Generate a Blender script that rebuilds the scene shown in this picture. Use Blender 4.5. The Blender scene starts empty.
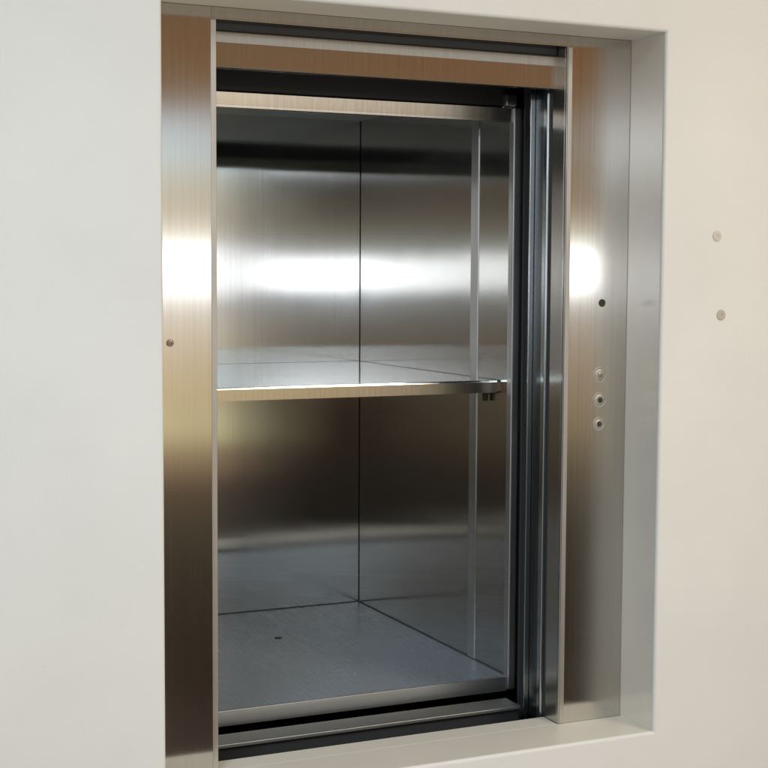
import bpy, bmesh, math, random
from mathutils import Vector, Matrix, Euler
random.seed(7)
S = bpy.context.scene
COL = S.collection

# ------------------------------------------------------------------ materials
def nt(name):
    m = bpy.data.materials.new(name); m.use_nodes = True
    t = m.node_tree; b = t.nodes['Principled BSDF']
    return m, t, b

def N(t, kind, **kw):
    n = t.nodes.new(kind)
    for k, v in kw.items(): setattr(n, k, v)
    return n

def brushed(name, base, rough, aniso, grain='z', streak=.06, bump=0, metallic=1.0, smudge=.05, fine=260, wave=0, rv=.06):
    """brushed steel; grain = direction of the brushing"""
    m, t, b = nt(name); L = t.links.new
    b.inputs['Metallic'].default_value = metallic
    tc = N(t, 'ShaderNodeTexCoord')
    mp = N(t, 'ShaderNodeMapping')
    hi, lo = fine, 2.2
    mp.inputs['Scale'].default_value = {'z': (hi, hi, lo), 'x': (lo, hi, hi), 'y': (hi, lo, hi)}[grain]
    L(tc.outputs['Object'], mp.inputs['Vector'])
    n1 = N(t, 'ShaderNodeTexNoise'); n1.inputs['Scale'].default_value = 1; n1.inputs['Detail'].default_value = 4
    n1.inputs['Roughness'].default_value = .65
    L(mp.outputs['Vector'], n1.inputs['Vector'])
    n2 = N(t, 'ShaderNodeTexNoise'); n2.inputs['Scale'].default_value = 7; n2.inputs['Detail'].default_value = 5
    L(tc.outputs['Object'], n2.inputs['Vector'])
    # colour: fine streaks
    r1 = N(t, 'ShaderNodeMapRange'); r1.inputs['From Min'].default_value = .3; r1.inputs['From Max'].default_value = .7
    r1.inputs['To Min'].default_value = 1 - streak; r1.inputs['To Max'].default_value = 1 + streak
    L(n1.outputs['Fac'], r1.inputs['Value'])
    vm = N(t, 'ShaderNodeVectorMath', operation='SCALE'); vm.inputs[0].default_value = base
    L(r1.outputs['Result'], vm.inputs['Scale']); L(vm.outputs['Vector'], b.inputs['Base Color'])
    # roughness: streaks and hand smudges
    r2 = N(t, 'ShaderNodeMapRange'); r2.inputs['From Min'].default_value = .3; r2.inputs['From Max'].default_value = .7
    r2.inputs['To Min'].default_value = rough * (1 - rv); r2.inputs['To Max'].default_value = rough * (1 + rv)
    L(n1.outputs['Fac'], r2.inputs['Value'])
    r3 = N(t, 'ShaderNodeMapRange'); r3.inputs['From Min'].default_value = .5; r3.inputs['From Max'].default_value = .75
    r3.inputs['To Min'].default_value = 0; r3.inputs['To Max'].default_value = smudge
    L(n2.outputs['Fac'], r3.inputs['Value'])
    ad = N(t, 'ShaderNodeMath', operation='ADD'); L(r2.outputs['Result'], ad.inputs[0]); L(r3.outputs['Result'], ad.inputs[1])
    L(ad.outputs['Value'], b.inputs['Roughness'])
    nrm = None
    if wave:                     # sheet that is not perfectly flat
        n5 = N(t, 'ShaderNodeTexNoise'); n5.inputs['Scale'].default_value = 5.5; n5.inputs['Detail'].default_value = 1
        L(tc.outputs['Object'], n5.inputs['Vector'])
        bp = N(t, 'ShaderNodeBump'); bp.inputs['Strength'].default_value = 1; bp.inputs['Distance'].default_value = wave
        L(n5.outputs['Fac'], bp.inputs['Height']); nrm = bp.outputs['Normal']
        L(nrm, b.inputs['Normal'])
    if aniso > 0:                # a brushed mirror: wide scatter across the grain, narrow along it
        gl = N(t, 'ShaderNodeBsdfAnisotropic'); gl.distribution = 'MULTI_GGX'
        gl.inputs['Anisotropy'].default_value = -aniso
        L(vm.outputs['Vector'], gl.inputs['Color']); L(ad.outputs['Value'], gl.inputs['Roughness'])
        if nrm: L(nrm, gl.inputs['Normal'])
        ge = N(t, 'ShaderNodeNewGeometry')
        cr = N(t, 'ShaderNodeVectorMath', operation='CROSS_PRODUCT')
        L(ge.outputs['Normal'], cr.inputs[0])
        cr.inputs[1].default_value = {'z': (0.003, 0.002, 1), 'x': (1, .002, .003), 'y': (.002, 1, .003)}[grain]
        L(cr.outputs['Vector'], gl.inputs['Tangent'])
        L(gl.outputs[0], t.nodes['Material Output'].inputs['Surface'])
        t.nodes.remove(b)
    return m

def painted(name, base, rough, bump=.12, scale=420, spec=.5, mottle=.03, coat=0):
    m, t, b = nt(name); L = t.links.new
    tc = N(t, 'ShaderNodeTexCoord')
    n1 = N(t, 'ShaderNodeTexNoise'); n1.inputs['Scale'].default_value = scale; n1.inputs['Detail'].default_value = 3
    n2 = N(t, 'ShaderNodeTexNoise'); n2.inputs['Scale'].default_value = 5; n2.inputs['Detail'].default_value = 6
    n3 = N(t, 'ShaderNodeTexNoise'); n3.inputs['Scale'].default_value = 34; n3.inputs['Detail'].default_value = 3
    for n in (n1, n2, n3): L(tc.outputs['Object'], n.inputs['Vector'])
    r = N(t, 'ShaderNodeMapRange'); r.inputs['From Min'].default_value = .3; r.inputs['From Max'].default_value = .7
    r.inputs['To Min'].default_value = 1 - mottle; r.inputs['To Max'].default_value = 1 + mottle
    L(n2.outputs['Fac'], r.inputs['Value'])
    vm = N(t, 'ShaderNodeVectorMath', operation='SCALE'); vm.inputs[0].default_value = base
    L(r.outputs['Result'], vm.inputs['Scale']); L(vm.outputs['Vector'], b.inputs['Base Color'])
    b.inputs['Roughness'].default_value = rough
    b.inputs['Specular IOR Level'].default_value = spec
    b.inputs['Coat Weight'].default_value = coat; b.inputs['Coat Roughness'].default_value = .24
    mx = N(t, 'ShaderNodeMath', operation='ADD'); L(n1.outputs['Fac'], mx.inputs[0]); L(n3.outputs['Fac'], mx.inputs[1])
    bp = N(t, 'ShaderNodeBump'); bp.inputs['Strength'].default_value = bump; bp.inputs['Distance'].default_value = .0012
    L(mx.outputs['Value'], bp.inputs['Height']); L(bp.outputs['Normal'], b.inputs['Normal'])
    return m

def satin(name, base, fac, rough):
    """eggshell lacquer over smooth board: mostly diffuse, a soft sheen drawn out sideways"""
    m = painted(name, base, .5, .05, 300, .2, .05); t = m.node_tree; L = t.links.new
    b = t.nodes['Principled BSDF']; out = t.nodes['Material Output']
    gl = N(t, 'ShaderNodeBsdfAnisotropic'); gl.inputs['Color'].default_value = (.9, .9, .9, 1)
    gl.inputs['Roughness'].default_value = rough; gl.inputs['Anisotropy'].default_value = -.7
    ge = N(t, 'ShaderNodeNewGeometry'); cr = N(t, 'ShaderNodeVectorMath', operation='CROSS_PRODUCT')
    L(ge.outputs['Normal'], cr.inputs[0]); cr.inputs[1].default_value = (.3, .2, 1); L(cr.outputs['Vector'], gl.inputs['Tangent'])
    mx = N(t, 'ShaderNodeMixShader'); mx.inputs[0].default_value = fac
    L(b.outputs[0], mx.inputs[1]); L(gl.outputs[0], mx.inputs[2]); L(mx.outputs[0], out.inputs['Surface'])
    return m

M = dict(
    wall=painted('wall_paint', (.70, .69, .672), .55, .26, 420, mottle=.03),
    reveal=satin('reveal_satin', (.72, .685, .61), .20, .17),
    panel=brushed('panel_steel', (.58, .56, .53), .15, .75, 'z', .045, smudge=.025, wave=.00010),
    trim=brushed('trim_steel', (.56, .53, .49), .42, .3, 'z', .04),
    ret=brushed('return_steel', (.60, .58, .55), .24, .50, 'z', .0, smudge=.01, fine=40),
    header=brushed('header_steel', (.56, .53, .49), .16, .70, 'z', .06, smudge=.03),
    car=brushed('car_steel', (.61, .61, .60), 0.112, .83, 'z', .028, smudge=.02, wave=.00016, rv=.04),
    seam=brushed('seam_steel', (.66, .66, .67), .34, .4, 'z', .03),
    floor=brushed('floor_steel', (.40, .48, .57), .26, 0, 'y', .012, metallic=.55, smudge=.07, fine=400, rv=.10),
    ceiling=brushed('ceiling_steel', (.62, .72, .76), .35, 0, 'y', .03, metallic=.3, smudge=.10),
    shelf=brushed('shelf_steel', (.84, .85, .85), .10, 0, 'x', .03, smudge=.03),
    sill=brushed('sill_steel', (.55, .555, .55), .42, 0, 'x', .05),
    track=brushed('track_steel', (.55, .58, .59), .22, .6, 'z', .0, smudge=.01),
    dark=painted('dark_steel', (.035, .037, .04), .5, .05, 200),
    channel=brushed('channel_steel', (.20, .22, .235), .26, .5, 'z', .0, smudge=.01, fine=40),
    joint=painted('joint_filler', (.07, .075, .08), .6, .05, 200),
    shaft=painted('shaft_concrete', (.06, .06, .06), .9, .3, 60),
    rubber=painted('black_rubber', (.03, .028, .025), .65, .03, 300),
    screw=brushed('screw_steel', (.34, .30, .24), .4, 0, 'z', .05),
    plug=painted('plug_plastic', (.56, .53, .47), .7, .03, 300),
    plug2=painted('plug_plastic_dark', (.45, .41, .35), .7, .03, 300),
    button=brushed('button_steel', (.46, .43, .39), .5, 0, 'z', .04),
)

# ------------------------------------------------------------------ builders
def obj(name, bm, mat, parent=None, smooth=False):
    bmesh.ops.recalc_face_normals(bm, faces=bm.faces[:])
    me = bpy.data.meshes.new(name); bm.to_mesh(me); bm.free()
    for m in (mat if isinstance(mat, (list, tuple)) else [mat]): me.materials.append(m)
    if smooth:
        for p in me.polygons: p.use_smooth = True
        me.set_sharp_from_angle(angle=math.radians(35))
    o = bpy.data.objects.new(name, me); COL.objects.link(o)
    if parent is not None:
        o.parent = parent
        me.transform(Matrix.Translation(-parent_loc(parent)))
    return o

def parent_loc(p):
    v = Vector((0, 0, 0))
    while p is not None:
        v += Vector(p.location); p = p.parent
    return v

def box(bm, x0, x1, y0, y1, z0, z1, bev=0.0012, seg=2):
    r = bmesh.ops.create_cube(bm, size=1)
    for v in r['verts']:
        v.co = Vector(((x0 + x1) / 2 + v.co.x * (x1 - x0), (y0 + y1) / 2 + v.co.y * (y1 - y0), (z0 + z1) / 2 + v.co.z * (z1 - z0)))
    if bev:
        es = list({e for v in r['verts'] for e in v.link_edges})
        bmesh.ops.bevel(bm, geom=es, offset=bev, segments=seg, profile=.5, affect='EDGES')
    return bm

def B(*a, **k): return box(bmesh.new(), *a, **k)

def prism_x(prof, x0, x1, bm=None):
    """closed (y, z) outline extruded along x"""
    bm = bm or bmesh.new()
    a = [bm.verts.new((x0, y, z)) for y, z in prof]; b = [bm.verts.new((x1, y, z)) for y, z in prof]
    n = len(prof)
    for i in range(n): bm.faces.new((a[i], a[(i + 1) % n], b[(i + 1) % n], b[i]))
    bm.faces.new(a[::-1]); bm.faces.new(b)
    return bm

def prism_z(prof, z0, z1, bm=None):
    bm = bm or bmesh.new()
    a = [bm.verts.new((x, y, z0)) for x, y in prof]; b = [bm.verts.new((x, y, z1)) for x, y in prof]
    n = len(prof)
    for i in range(n): bm.faces.new((a[i], a[(i + 1) % n], b[(i + 1) % n], b[i]))
    bm.faces.new(a[::-1]); bm.faces.new(b)
    return bm

def lathe_y(prof, cx, y, cz, n=40, bm=None):
    """(radius, depth toward the viewer) profile turned round an axis along -y"""
    bm = bm or bmesh.new(); rings = []
    for r, d in prof:
        if r <= 1e-6: rings.append([bm.verts.new((cx, y - d, cz))])
        else: rings.append([bm.verts.new((cx + r * math.cos(2 * math.pi * i / n), y - d, cz + r * math.sin(2 * math.pi * i / n))) for i in range(n)])
    for A, C in zip(rings, rings[1:]):
        for i in range(n):
            j = (i + 1) % n
            f = [A[i % len(A)], A[j % len(A)], C[j % len(C)], C[i % len(C)]]
            f = list(dict.fromkeys(f))
            if len(f) > 2: bm.faces.new(f)
    return bm

def thing(name, label, cat, loc=(0, 0, 0), group=None):
    o = bpy.data.objects.new(name, None); o.empty_display_size = .05; COL.objects.link(o)
    o.location = loc; o['label'] = label; o['category'] = cat
    if group: o['group'] = group
    return o

def tag(o, label, cat, group=None):
    o['label'] = label; o['category'] = cat
    if group: o['group'] = group
    return o

# ------------------------------------------------------------------ dimensions (metres); wall face y = 0, x right, z up from the ledge
W, H = .80, 1.0988
D1, D2 = .0957, .1375            # face of the jamb panels, back of their returns
XA, XB = .1071, .6817            # clear opening between the jamb panels
CX, CL, CB, CF = .7127, .076, .9733, .3175   # car: right wall, left wall, back wall, front plane
ZF, ZC = .020, 1.046             # car floor, car ceiling
SF, ST, SB = .3598, .5394, .5179 # shelf front, top, underside of its front fold
WT = .145                        # wall thickness

# ------------------------------------------------------------------ wall with its opening and painted reveal
wall = thing('wall', 'pale cream painted wall with a deep opening around the steel hatch', 'wall', (W / 2, 0, -.8))
X0, X1, Z0, Z1 = -2.2, 3.2, -.85, 2.3
def hole(e): return [(-e, -e), (W + e, -e), (W + e, H + e), (-e, H + e)]
def ring(bm, y, a): return [bm.verts.new((x, y, z)) for x, z in a]
def bridge(bm, rings):
    for A, C in zip(rings, rings[1:]):
        for i in range(4):
            j = (i + 1) % 4; bm.faces.new((A[i], A[j], C[j], C[i]))
outer = [(X0, Z0), (X1, Z0), (X1, Z1), (X0, Z1)]
R = .005
arris = [(R - R * math.sin(math.pi / 2 * k / 5), R - R * math.cos(math.pi / 2 * k / 5)) for k in range(6)]
bm = bmesh.new()
bridge(bm, [ring(bm, 0, outer)] + [ring(bm, y, hole(e)) for e, y in arris] + [ring(bm, R + .0005, hole(0)), ring(bm, R + .0005, hole(.012)), ring(bm, WT, hole(.012)), ring(bm, WT, outer)])
bm.verts.ensure_lookup_table()
bridge(bm, [bm.verts[-4:], bm.verts[:4]])
obj('plaster', bm, M['wall'], wall)
bm = bmesh.new()
bridge(bm, [ring(bm, R + .001, hole(.011)), ring(bm, R + .001, hole(.0)), ring(bm, D1 + .001, hole(.0)), ring(bm, D1 + .001, hole(.011)), ring(bm, R + .001, hole(.011))])
bmesh.ops.remove_doubles(bm, verts=bm.verts[:], dist=1e-5)
obj('reveal', bm, M['reveal'], wall, smooth=False)

# ------------------------------------------------------------------ landing entrance: the stainless frame inside the opening
ent = thing('lift_entrance', 'brushed stainless steel entrance frame with control buttons on its right jamb', 'lift entrance', (W / 2, D1, 0))
# ledge that carries on between the jambs
obj('threshold', B(XA, XB, D1 + .0015, D2 + .004, -.02, .0, bev=.0015), M['reveal'], ent)
for x0, x1, xr0, xr1, edge in ((0.0008, XA, XA - .0022, XA, 1), (XB, W - .0008, XB, XB + .0022, -1)):
    # a folded sheet: face, rounded fold at the opening, return
    xe = XA if edge == 1 else XB
    s = edge
    prof = [(x0 if s == 1 else x1, D1)]
    R = .004
    for k in range(13):
        a = math.pi / 2 * k / 12
        prof.append((xe - s * R + s * R * math.sin(a), D1 + R - R * math.cos(a)))
    prof += [(xe, D2), (xe - s * .003, D2), (xe - s * .003, D1 + .006), (x0 if s == 1 else x1, D1 + .006)]
    jp = obj('jamb_panel', prism_z(prof, .0006, H - .0006), M['panel'], ent)
    a, c = sorted((xe + s * .0004, xe - s * .001)); obj('jamb_return', B(a, c, D1 + .006, D2 - .0005, .001, H - .02, bev=.0002), M['ret'], jp)
    # bright rolled edge strip along the fold
    tx0, tx1 = (XA - .0092, XA - .0012) if s == 1 else (XB + .0012, XB + .0092)
    obj('edge_strip', B(tx0, tx1, D1 - .0012, D1 + .002, .001, H - .018, bev=.0010, seg=3), M['trim'], ent)
# head piece between the jambs
obj('head_rail', B(XA - .0085, XB + .0085, D1 - .0009, D2 - .004, 1.0815, H - .0006, bev=.0003), M['header'], ent)
# door tracks, both sides
for s, xe in ((1, XB), (-1, XA)):
    f = lambda d: xe + s * d
    def T(name, d0, d1, y0, y1, z0, z1, mat, bev=.0015):
        a, c = sorted((f(d0), f(d1))); return obj(name, B(a, c, y0, y1, z0, z1, bev=bev, seg=3), M[mat], ent)
    T('door_track', -.0025, .022, .1500, .1640, -.012, 1.07, 'track', .003)
    T('track_channel', .0040, .020, .1640, .1990, -.012, 1.07, 'channel')
    T('track_lip', -.0050, .004, .1990, .2020, -.012, 1.07, 'track', .001)
    T('jamb_backing', .0030, .014, D2 + .0005, .1495, -.012, 1.07, 'dark')
# screw on the left jamb
obj('screw', lathe_y([(.0055, -.001), (.0055, .0006), (.004, .0018), (.002, .0021), (.0018, .0006), (0, .0006)], .0368, D1, .6267, 24), M['screw'], ent, smooth=True)
# controls on the right jamb
obj('key_switch', lathe_y([(.0062, -.001), (.0062, .0007), (.0056, .0010), (.0046, .0003), (0, .0003)], .7524, D1, .6804, 32), M['rubber'], ent, smooth=True)
for i, (x, z) in enumerate(((.7507, .5647), (.7512, .5243), (.7503, .4855))):
    r = (.0130, .0130, .0112)[i]
    bt = obj('button', lathe_y([(r, -.001), (r, .0002), (r - .0004, .0005), (r - .0024, .0005), (r - .0029, .0001), (r - .0037, .0001), (r - .0042, .0006), (r - .0058, .0009), (0, .0010)], x, D1, z, 72), M['button'], ent, smooth=True)
    q = (.0042, .0046, .0042)[i]
    obj('button_mark', lathe_y([(q, .0004), (q, .0013), (q - .0008, .0017), (0, .0018)], x, D1, z, 40), M[('screw', 'rubber', 'rubber')[i]], bt, smooth=True)

# ------------------------------------------------------------------ landing doors: upper leaf raised, lower leaf lowered
dU = thing('sliding_door', 'raised upper steel door leaf, only its bronze looking bottom edge bar showing', 'sliding door', (W / 2, .118, 1.018))
prof = [(.1190, 1.0176), (.1177, 1.0180), (.1178, 1.0222), (.1181, 1.0225), (.1184, 1.0535), (.1193, 1.0672), (.1210, 1.0692), (.1340, 1.0700), (.1340, 1.0176)]
obj('edge_bar', prism_x(prof, XA + .0015, XB - .0004), M['header'], dU)
obj('leaf', B(XA + .002, XB - .002, .1245, .1330, 1.0705, 1.60, bev=.001), M['dark'], dU)
dL = thing('sliding_door', 'lowered lower steel door leaf, only its top strip showing below the car sill', 'sliding door', (W / 2, .23, -.55))
obj('leaf', B(XA - .02, XB - .004, .2160, .2560, -.55, -.0060, bev=.001), M['dark'], dL)
obj('edge_bar', B(XA - .02, XB - .004, .2100, .2620, -.0058, .0, bev=.0008, seg=2), M['sill'], dL)

# ------------------------------------------------------------------ dumbwaiter car
car = thing('dumbwaiter_car', 'open stainless steel dumbwaiter car with mirror-like brushed walls', 'dumbwaiter', ((CL + CX) / 2, (CF + CB) / 2, -.006))
t = .002
obj('back_wall', B(CL, CX - .0015, CB, CB + .004, ZF - .012, ZC + .02, bev=0), M['car'], car)
sw = obj('side_wall', B(CX, CX + .004, CF + .012, CB + .004, ZF - .012, ZC + .02, bev=0), M['car'], car)
obj('seam_strip', B(CX - .0016, CX + .001, .4424, .4694, ZF + .001, ZC - .002, bev=.0007), M['seam'], sw)
sw = obj('side_wall', B(CL - .004, CL, CF + .012, CB + .004, ZF - .012, ZC + .02, bev=0), M['car'], car)
obj('seam_strip', B(CL - .001, CL + .0016, .4424, .4694, ZF + .001, ZC - .002, bev=.0007), M['seam'], sw)
obj('floor', B(CL + .0015, CX - .0015, CF + .004, CB - .0015, ZF - .008, ZF, bev=.001), M['floor'], car)
obj('ceiling', B(CL, CX, CF + .012, CB, ZC, ZC + .004, bev=0), M['ceiling'], car)
# dark joint gaskets in the corners
obj('joint', B(CL + .002, CX - .004, CB - .0022, CB + .001, ZF - .001, ZF + .0012, bev=0), M['joint'], car)
obj('joint', B(CX - .0022, CX + .001, CF + .016, CB - .004, ZF - .001, ZF + .0012, bev=0), M['joint'], car)
# front frame of the car: columns, header, sill
for s, xw in ((1, CX), (-1, CL)):
    a, c = sorted((xw - s * .0035, xw + s * .0115)); obj('column', B(a, c, CF - .006, CF + .0116, -.004, 1.0105, bev=.003, seg=3), M['seam'], car)
    a, c = sorted((xw + s * .0118, xw + s * .027)); obj('column_return', B(a, c, CF - .001, CF + .05, -.004, 1.0105, bev=.003, seg=3), M['channel'], car)
hd = [(CF + .0008, .9850), (CF + .0002, .9853), (CF - .0001, .9892), (CF + .0002, .9895), (CF - .0014, 1.0085), (CF - .0002, 1.0105), (CF + .0105, 1.0105), (CF + .0105, .9850)]
obj('header', prism_x(hd, CL + .0045, CX - .0042), M['header'], car)
sl = [(CF - .002, -.0050), (CF - .002, .0196), (CF - .0014, .0202), (CF + .0030, .0202), (CF + .0036, .0120), (CF + .0036, -.0050)]
obj('sill', prism_x(sl, CL + .0045, CX - .0042), M['sill'], car)
# shelf supports
for s, xw in ((1, CX), (-1, CL)):
    for yb in (.385, .935):
        bm = bmesh.new()
        a, c = sorted((xw - s * .0005, xw - s * .014))
        box(bm, a, c, yb, yb + .026, .5135, .5172, bev=.001)
        bmesh.ops.create_cone(bm, cap_ends=True, segments=20, radius1=.0045, radius2=.0055, depth=.013, matrix=Matrix.Translation(((a + c) / 2, yb + .013, .5070)))
        obj('shelf_bracket', bm, M['rubber'], car)
# a flush screw in the car floor
fs = bmesh.new()
bmesh.ops.create_cone(fs, cap_ends=True, segments=24, radius1=.0075, radius2=.0068, depth=.0012, matrix=Matrix.Translation((.4386, .737, ZF + .0002)))
obj('floor_screw', fs, M['rubber'], car)
# hanger on the crown of the car
obj('hanger', B(.690, .712, CF - .012, CF + .0025, 1.0112, 1.0320, bev=.003), M['seam'], car)
obj('dark_gap_plate', B(CL, CX, CF + .0030, CF + .0108, 1.0112, 1.10, bev=.001), M['dark'], car)  # near-black plate added to keep the gap above the header dark

# ------------------------------------------------------------------ removable shelf
sh = thing('shelf', 'thin stainless steel shelf resting halfway up inside the dumbwaiter car', 'shelf', ((CL + CX) / 2, .66, ST))
obj('shelf_plate', B(CL + .003, CX - .0035, SF + .0005, CB - .004, ST - .003, ST, bev=.0008), M['shelf'], sh)
fl = [(SF, SB), (SF, ST - .003), (SF + .0010, ST - .0004), (SF + .0035, ST + .0003), (SF + .004, ST - .003), (SF + .0022, ST - .006), (SF + .0022, SB + .002), (SF + .012, SB + .002), (SF + .012, SB)]
obj('front_fold', prism_x(fl, CL + .003, .7080), M['header'], sh)

# ------------------------------------------------------------------ guide rails in the shaft, beside the car
for xg, who in ((.7060, 'right'), (.0700, 'left')):
    gr = thing('guide_rail', 'slim steel guide rail in the dark gap %s of the car' % who, 'guide rail', (xg, .245, -.6), 'guide rails beside the dumbwaiter car')
    obj('rail', B(xg - .0028, xg + .0028, .2430, .2500, -.6, 1.7, bev=.001), M['track'], gr)
    obj('rail_base', B(xg - .010, xg + .010, .2502, .2560, -.6, 1.7, bev=.001), M['dark'], gr)
    for zb in (.507, 1.25, -.25):
        obj('bracket', B(xg - .0075, xg + .0085, .2380, .2502, zb - .035, zb + .035, bev=.002), M['dark'], gr)

# ------------------------------------------------------------------ dark shaft behind the wall
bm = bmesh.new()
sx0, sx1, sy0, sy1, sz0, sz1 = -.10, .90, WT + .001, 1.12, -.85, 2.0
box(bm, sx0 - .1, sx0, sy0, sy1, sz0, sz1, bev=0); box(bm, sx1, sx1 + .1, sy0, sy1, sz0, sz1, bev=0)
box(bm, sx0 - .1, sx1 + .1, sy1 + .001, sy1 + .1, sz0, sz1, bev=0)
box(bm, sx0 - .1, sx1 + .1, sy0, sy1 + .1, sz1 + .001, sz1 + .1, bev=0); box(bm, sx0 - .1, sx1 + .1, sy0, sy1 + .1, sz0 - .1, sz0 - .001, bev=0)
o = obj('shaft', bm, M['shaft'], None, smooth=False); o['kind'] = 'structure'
# steel lining of the shaft front beside the jambs
# ------------------------------------------------------------------ the two small plugs in the wall
for (x, z), pm, lab in (((.903, .7877), 'plug', 'small beige screw plug in the wall, upper of two right of the hatch'),
                    ((.9141, .6627), 'plug2', 'small darker screw plug in the wall, lower of two right of the hatch')):
    p = thing('screw_plug', lab, 'screw plug', (x, 0, z), 'screw plugs in the wall beside the hatch')
    obj('plug_cap', lathe_y([(.0086, -.0008), (.0086, .0004), (.0080, .0012), (.0050, .0017), (.0030, .0017), (.0022, .0008), (0, .0008)], x, 0, z, 28), M[pm], p, smooth=True)

# ------------------------------------------------------------------ surroundings light: an indoor hall seen in the steel
world = bpy.data.worlds.new('World'); S.world = world; world.use_nodes = True
t = world.node_tree; t.nodes.clear(); L = t.links.new
PL = [(-1, (0.85, 0.78, 0.68)), (-0.5, (0.7, 0.64, 0.55)), (-0.38, (0.1, 0.08, 0.065)), (-0.304, (0.085, 0.052, 0.044)), (-0.2768, (0.041, 0.025, 0.02)), (-0.2397, (0.041, 0.031, 0.023)), (-0.1953, (0.074, 0.06, 0.041)), (-0.1631, (0.127, 0.107, 0.074)), (-0.1383, (0.224, 0.148, 0.101)), (-0.1305, (0.589, 0.392, 0.241)), (-0.116, (0.79, 0.571, 0.337)), (-0.1094, (1.608, 1.417, 0.812)), (-0.0976, (1.674, 1.51, 0.902)), (-0.0877, (1.478, 1.254, 0.746)), (-0.0711, (1.478, 1.211, 0.768)), (-0.038, (1.608, 1.417, 1.129)), (-0.0208, (1.361, 1.282, 1.155)), (-0.0116, (2.797, 2.797, 2.797)), (0.0161, (2.797, 2.797, 2.797)), (0.024, (1.558, 1.443, 1.23)), (0.0378, (1.334, 1.18, 0.903)), (0.0619, (1.47, 1.519, 1.298)), (0.0736, (1.288, 1.643, 1.832)), (0.0961, (1.147, 1.452, 1.716)), (0.1083, (0.66, 0.617, 0.575)), (0.1153, (0.306, 0.188, 0.101)), (0.1499, (0.274, 0.156, 0.069)), (0.19, (0.22, 0.16, 0.1)), (0.235, (0.55, 0.52, 0.47)), (0.6, (0.42, 0.4, 0.37)), (0.75, (1.4, 1.32, 1.22)), (1, (1.5, 1.42, 1.3))]
PR = [(-1, (0.85, 0.78, 0.68)), (-0.5, (0.7, 0.64, 0.55)), (-0.38, (0.1, 0.08, 0.065)), (-0.2689, (0.041, 0.025, 0.014)), (-0.1744, (0.056, 0.039, 0.023)), (-0.1354, (0.09, 0.065, 0.037)), (-0.1092, (0.224, 0.156, 0.09)), (-0.0828, (0.354, 0.253, 0.156)), (-0.0498, (0.475, 0.366, 0.263)), (-0.0221, (0.634, 0.575, 0.504)), (-0.0122, (0.957, 0.957, 0.925)), (-0.0062, (5.087, 5.261, 5.261)), (0.0122, (5.087, 5.261, 5.261)), (0.0175, (1.457, 1.5, 1.416)), (0.024, (0.861, 0.801, 0.617)), (0.0325, (0.583, 0.475, 0.306)), (0.0456, (0.341, 0.205, 0.101)), (0.0684, (0.284, 0.171, 0.065)), (0.1435, (0.274, 0.127, 0.044)), (0.19, (0.22, 0.16, 0.1)), (0.235, (0.55, 0.52, 0.47)), (0.6, (0.42, 0.4, 0.37)), (0.75, (1.4, 1.32, 1.22)), (1, (1.5, 1.42, 1.3))]
PM = [(-1, (0.85, 0.78, 0.68)), (-0.5, (0.7, 0.64, 0.55)), (-0.38, (0.1, 0.08, 0.065)), (-0.1703, (0.019, 0.016, 0.013)), (-0.1375, (0.027, 0.02, 0.015)), (-0.1111, (0.044, 0.029, 0.017)), (-0.0879, (0.057, 0.035, 0.02)), (-0.0712, (0.134, 0.091, 0.053)), (-0.0526, (0.36, 0.307, 0.24)), (-0.0379, (0.424, 0.385, 0.319)), (-0.0259, (0.57, 0.57, 0.554)), (-0.0153, (0.858, 0.931, 0.995)), (-0.0086, (5.192, 5.334, 5.551)), (0.0066, (5.192, 5.334, 5.551)), (0.0139, (0.809, 0.809, 0.78)), (0.0245, (0.451, 0.417, 0.336)), (0.0384, (0.25, 0.212, 0.155)), (0.0502, (0.163, 0.141, 0.108)), (0.0587, (0.08, 0.075, 0.066)), (0.0679, (0.075, 0.075, 0.071)), (0.0718, (4.36, 4.608, 4.831)), (0.0977, (4.36, 4.608, 4.831)), (0.1016, (0.27, 0.141, 0.057)), (0.1386, (0.3, 0.185, 0.095)), (0.19, (0.22, 0.16, 0.1)), (0.235, (0.55, 0.52, 0.47)), (0.6, (0.42, 0.4, 0.37)), (0.75, (1.4, 1.32, 1.22)), (1, (1.5, 1.42, 1.3))]
tc = N(t, 'ShaderNodeTexCoord'); sp = N(t, 'ShaderNodeSeparateXYZ'); L(tc.outputs['Generated'], sp.inputs[0])
def pos(z):                      # stretch the horizon so the ramp stops keep apart
    return .5 + .5 * math.copysign(abs(z) ** .5, z)
ab = N(t, 'ShaderNodeMath', operation='ABSOLUTE'); L(sp.outputs['Z'], ab.inputs[0])
sq = N(t, 'ShaderNodeMath', operation='SQRT'); L(ab.outputs[0], sq.inputs[0])
sg = N(t, 'ShaderNodeMath', operation='SIGN'); L(sp.outputs['Z'], sg.inputs[0])
mu = N(t, 'ShaderNodeMath', operation='MULTIPLY'); L(sq.outputs[0], mu.inputs[0]); L(sg.outputs[0], mu.inputs[1])
ma = N(t, 'ShaderNodeMath', operation='MULTIPLY_ADD'); L(mu.outputs[0], ma.inputs[0]); ma.inputs[1].default_value = .5; ma.inputs[2].default_value = .5
def ramp(P):
    r = N(t, 'ShaderNodeValToRGB'); cr = r.color_ramp
    while len(cr.elements) > 1: cr.elements.remove(cr.elements[0])
    cr.elements[0].position = pos(P[0][0]); cr.elements[0].color = (*P[0][1], 1)
    for z, c in P[1:]:
        e = cr.elements.new(pos(z)); e.color = (*c, 1)
    L(ma.outputs[0], r.inputs[0]); return r
rl, rm_, rr = ramp(PL), ramp(PM), ramp(PR)
ax = N(t, 'ShaderNodeMath', operation='ABSOLUTE'); L(sp.outputs['X'], ax.inputs[0])
ay = N(t, 'ShaderNodeMath', operation='ABSOLUTE'); L(sp.outputs['Y'], ay.inputs[0])
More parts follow.
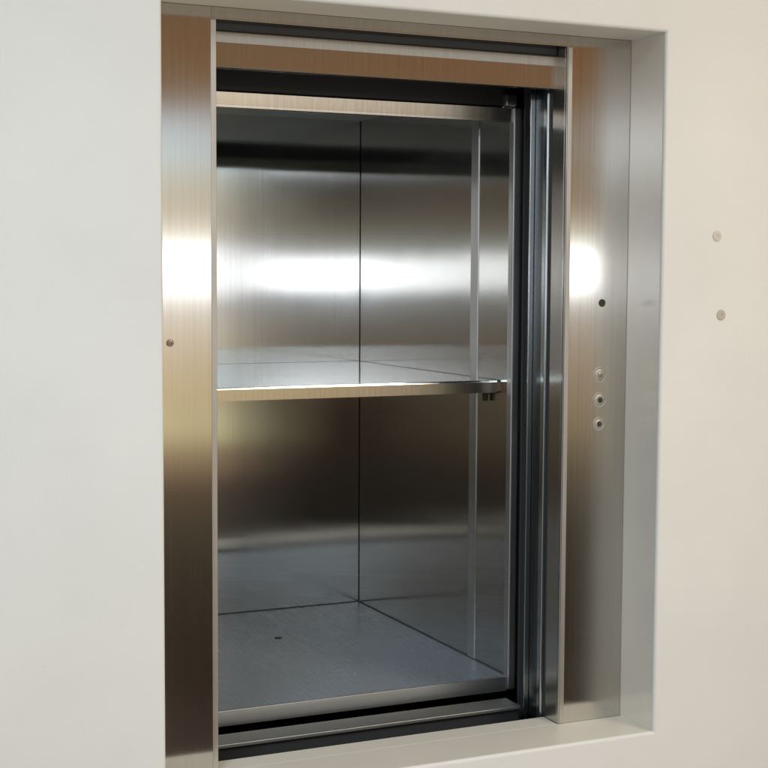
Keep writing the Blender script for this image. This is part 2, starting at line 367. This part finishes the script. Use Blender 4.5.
dv = N(t, 'ShaderNodeMath', operation='DIVIDE'); L(ax.outputs[0], dv.inputs[0]); L(ay.outputs[0], dv.inputs[1])
def step(a, c):
    mr = N(t, 'ShaderNodeMapRange'); mr.interpolation_type = 'SMOOTHSTEP'
    mr.inputs['From Min'].default_value = a; mr.inputs['From Max'].default_value = c
    L(dv.outputs[0], mr.inputs['Value']); return mr
def mix(f, a, c):
    m = N(t, 'ShaderNodeMix', data_type='RGBA'); L(f.outputs[0], m.inputs[0]); L(a, m.inputs[6]); L(c, m.inputs[7]); return m.outputs[2]
pos_x = N(t, 'ShaderNodeMath', operation='GREATER_THAN'); L(sp.outputs['X'], pos_x.inputs[0]); pos_x.inputs[1].default_value = 0
m1 = mix(step(.306, .330), rl.outputs[0], rr.outputs[0])
m2 = mix(pos_x, rm_.outputs[0], m1)
# broad side glow, added to light the wall: warm right, dimmer cool left
sd = N(t, 'ShaderNodeMath', operation='GREATER_THAN'); L(sp.outputs['X'], sd.inputs[0]); sd.inputs[1].default_value = 0
side = N(t, 'ShaderNodeMix', data_type='RGBA'); L(sd.outputs[0], side.inputs[0])
side.inputs[6].default_value = (.42, .46, .50, 1); side.inputs[7].default_value = (.90, .81, .65, 1)
m2 = mix(step(1.2, 1.9), m2, side.outputs[2])
bg = N(t, 'ShaderNodeBackground'); bg.inputs['Strength'].default_value = 1.0
L(m2, bg.inputs['Color'])
wo = N(t, 'ShaderNodeOutputWorld'); L(bg.outputs[0], wo.inputs[0])

def area(name, loc, target, size, power, col, spread=180):
    l = bpy.data.lights.new(name, 'AREA'); l.shape = 'RECTANGLE'; l.size, l.size_y = size; l.energy = power; l.color = col; l.spread = math.radians(spread)
    o = bpy.data.objects.new(name, l); COL.objects.link(o); o.location = loc
    o.rotation_euler = (Vector(target) - Vector(loc)).to_track_quat('-Z', 'Y').to_euler()
    return o
area('window_light', (-1.3, -1.75, 2.05), (-.1, 0, .55), (.8, .8), 2.5, (.70, .89, 1.0), 46)
area('warm_right_light', (1.75, -2.2, 2.35), (.85, 0, .6), (.6, .6), 2.3, (1.0, .86, .66), 46)  # unseen warm light added at right, narrowed to pool on the wall

# ------------------------------------------------------------------ camera
cam = bpy.data.cameras.new('Camera'); co = bpy.data.objects.new('Camera', cam); COL.objects.link(co)
yaw, pitch, roll, f = .429, -.0738, .0051, 1495.0354
fw = Vector((math.sin(yaw) * math.cos(pitch), math.cos(yaw) * math.cos(pitch), math.sin(pitch)))
rt = Vector((math.cos(yaw), -math.sin(yaw), 0)); up = rt.cross(fw)
r2 = math.cos(roll) * rt + math.sin(roll) * up; u2 = -math.sin(roll) * rt + math.cos(roll) * up
co.matrix_world = Matrix(((r2.x, u2.x, -fw.x, -.5641), (r2.y, u2.y, -fw.y, -1.9432), (r2.z, u2.z, -fw.z, .7259), (0, 0, 0, 1)))
cam.sensor_width = 36; cam.lens = 36 * f / 768; cam.clip_start = .01; cam.clip_end = 200
S.camera = co
S.view_settings.view_transform = 'Standard'; S.view_settings.look = 'None'
S.view_settings.exposure = 0; S.view_settings.gamma = 1
S.cycles.max_bounces = 14; S.cycles.glossy_bounces = 10; S.cycles.diffuse_bounces = 5
S.cycles.sample_clamp_indirect = 6
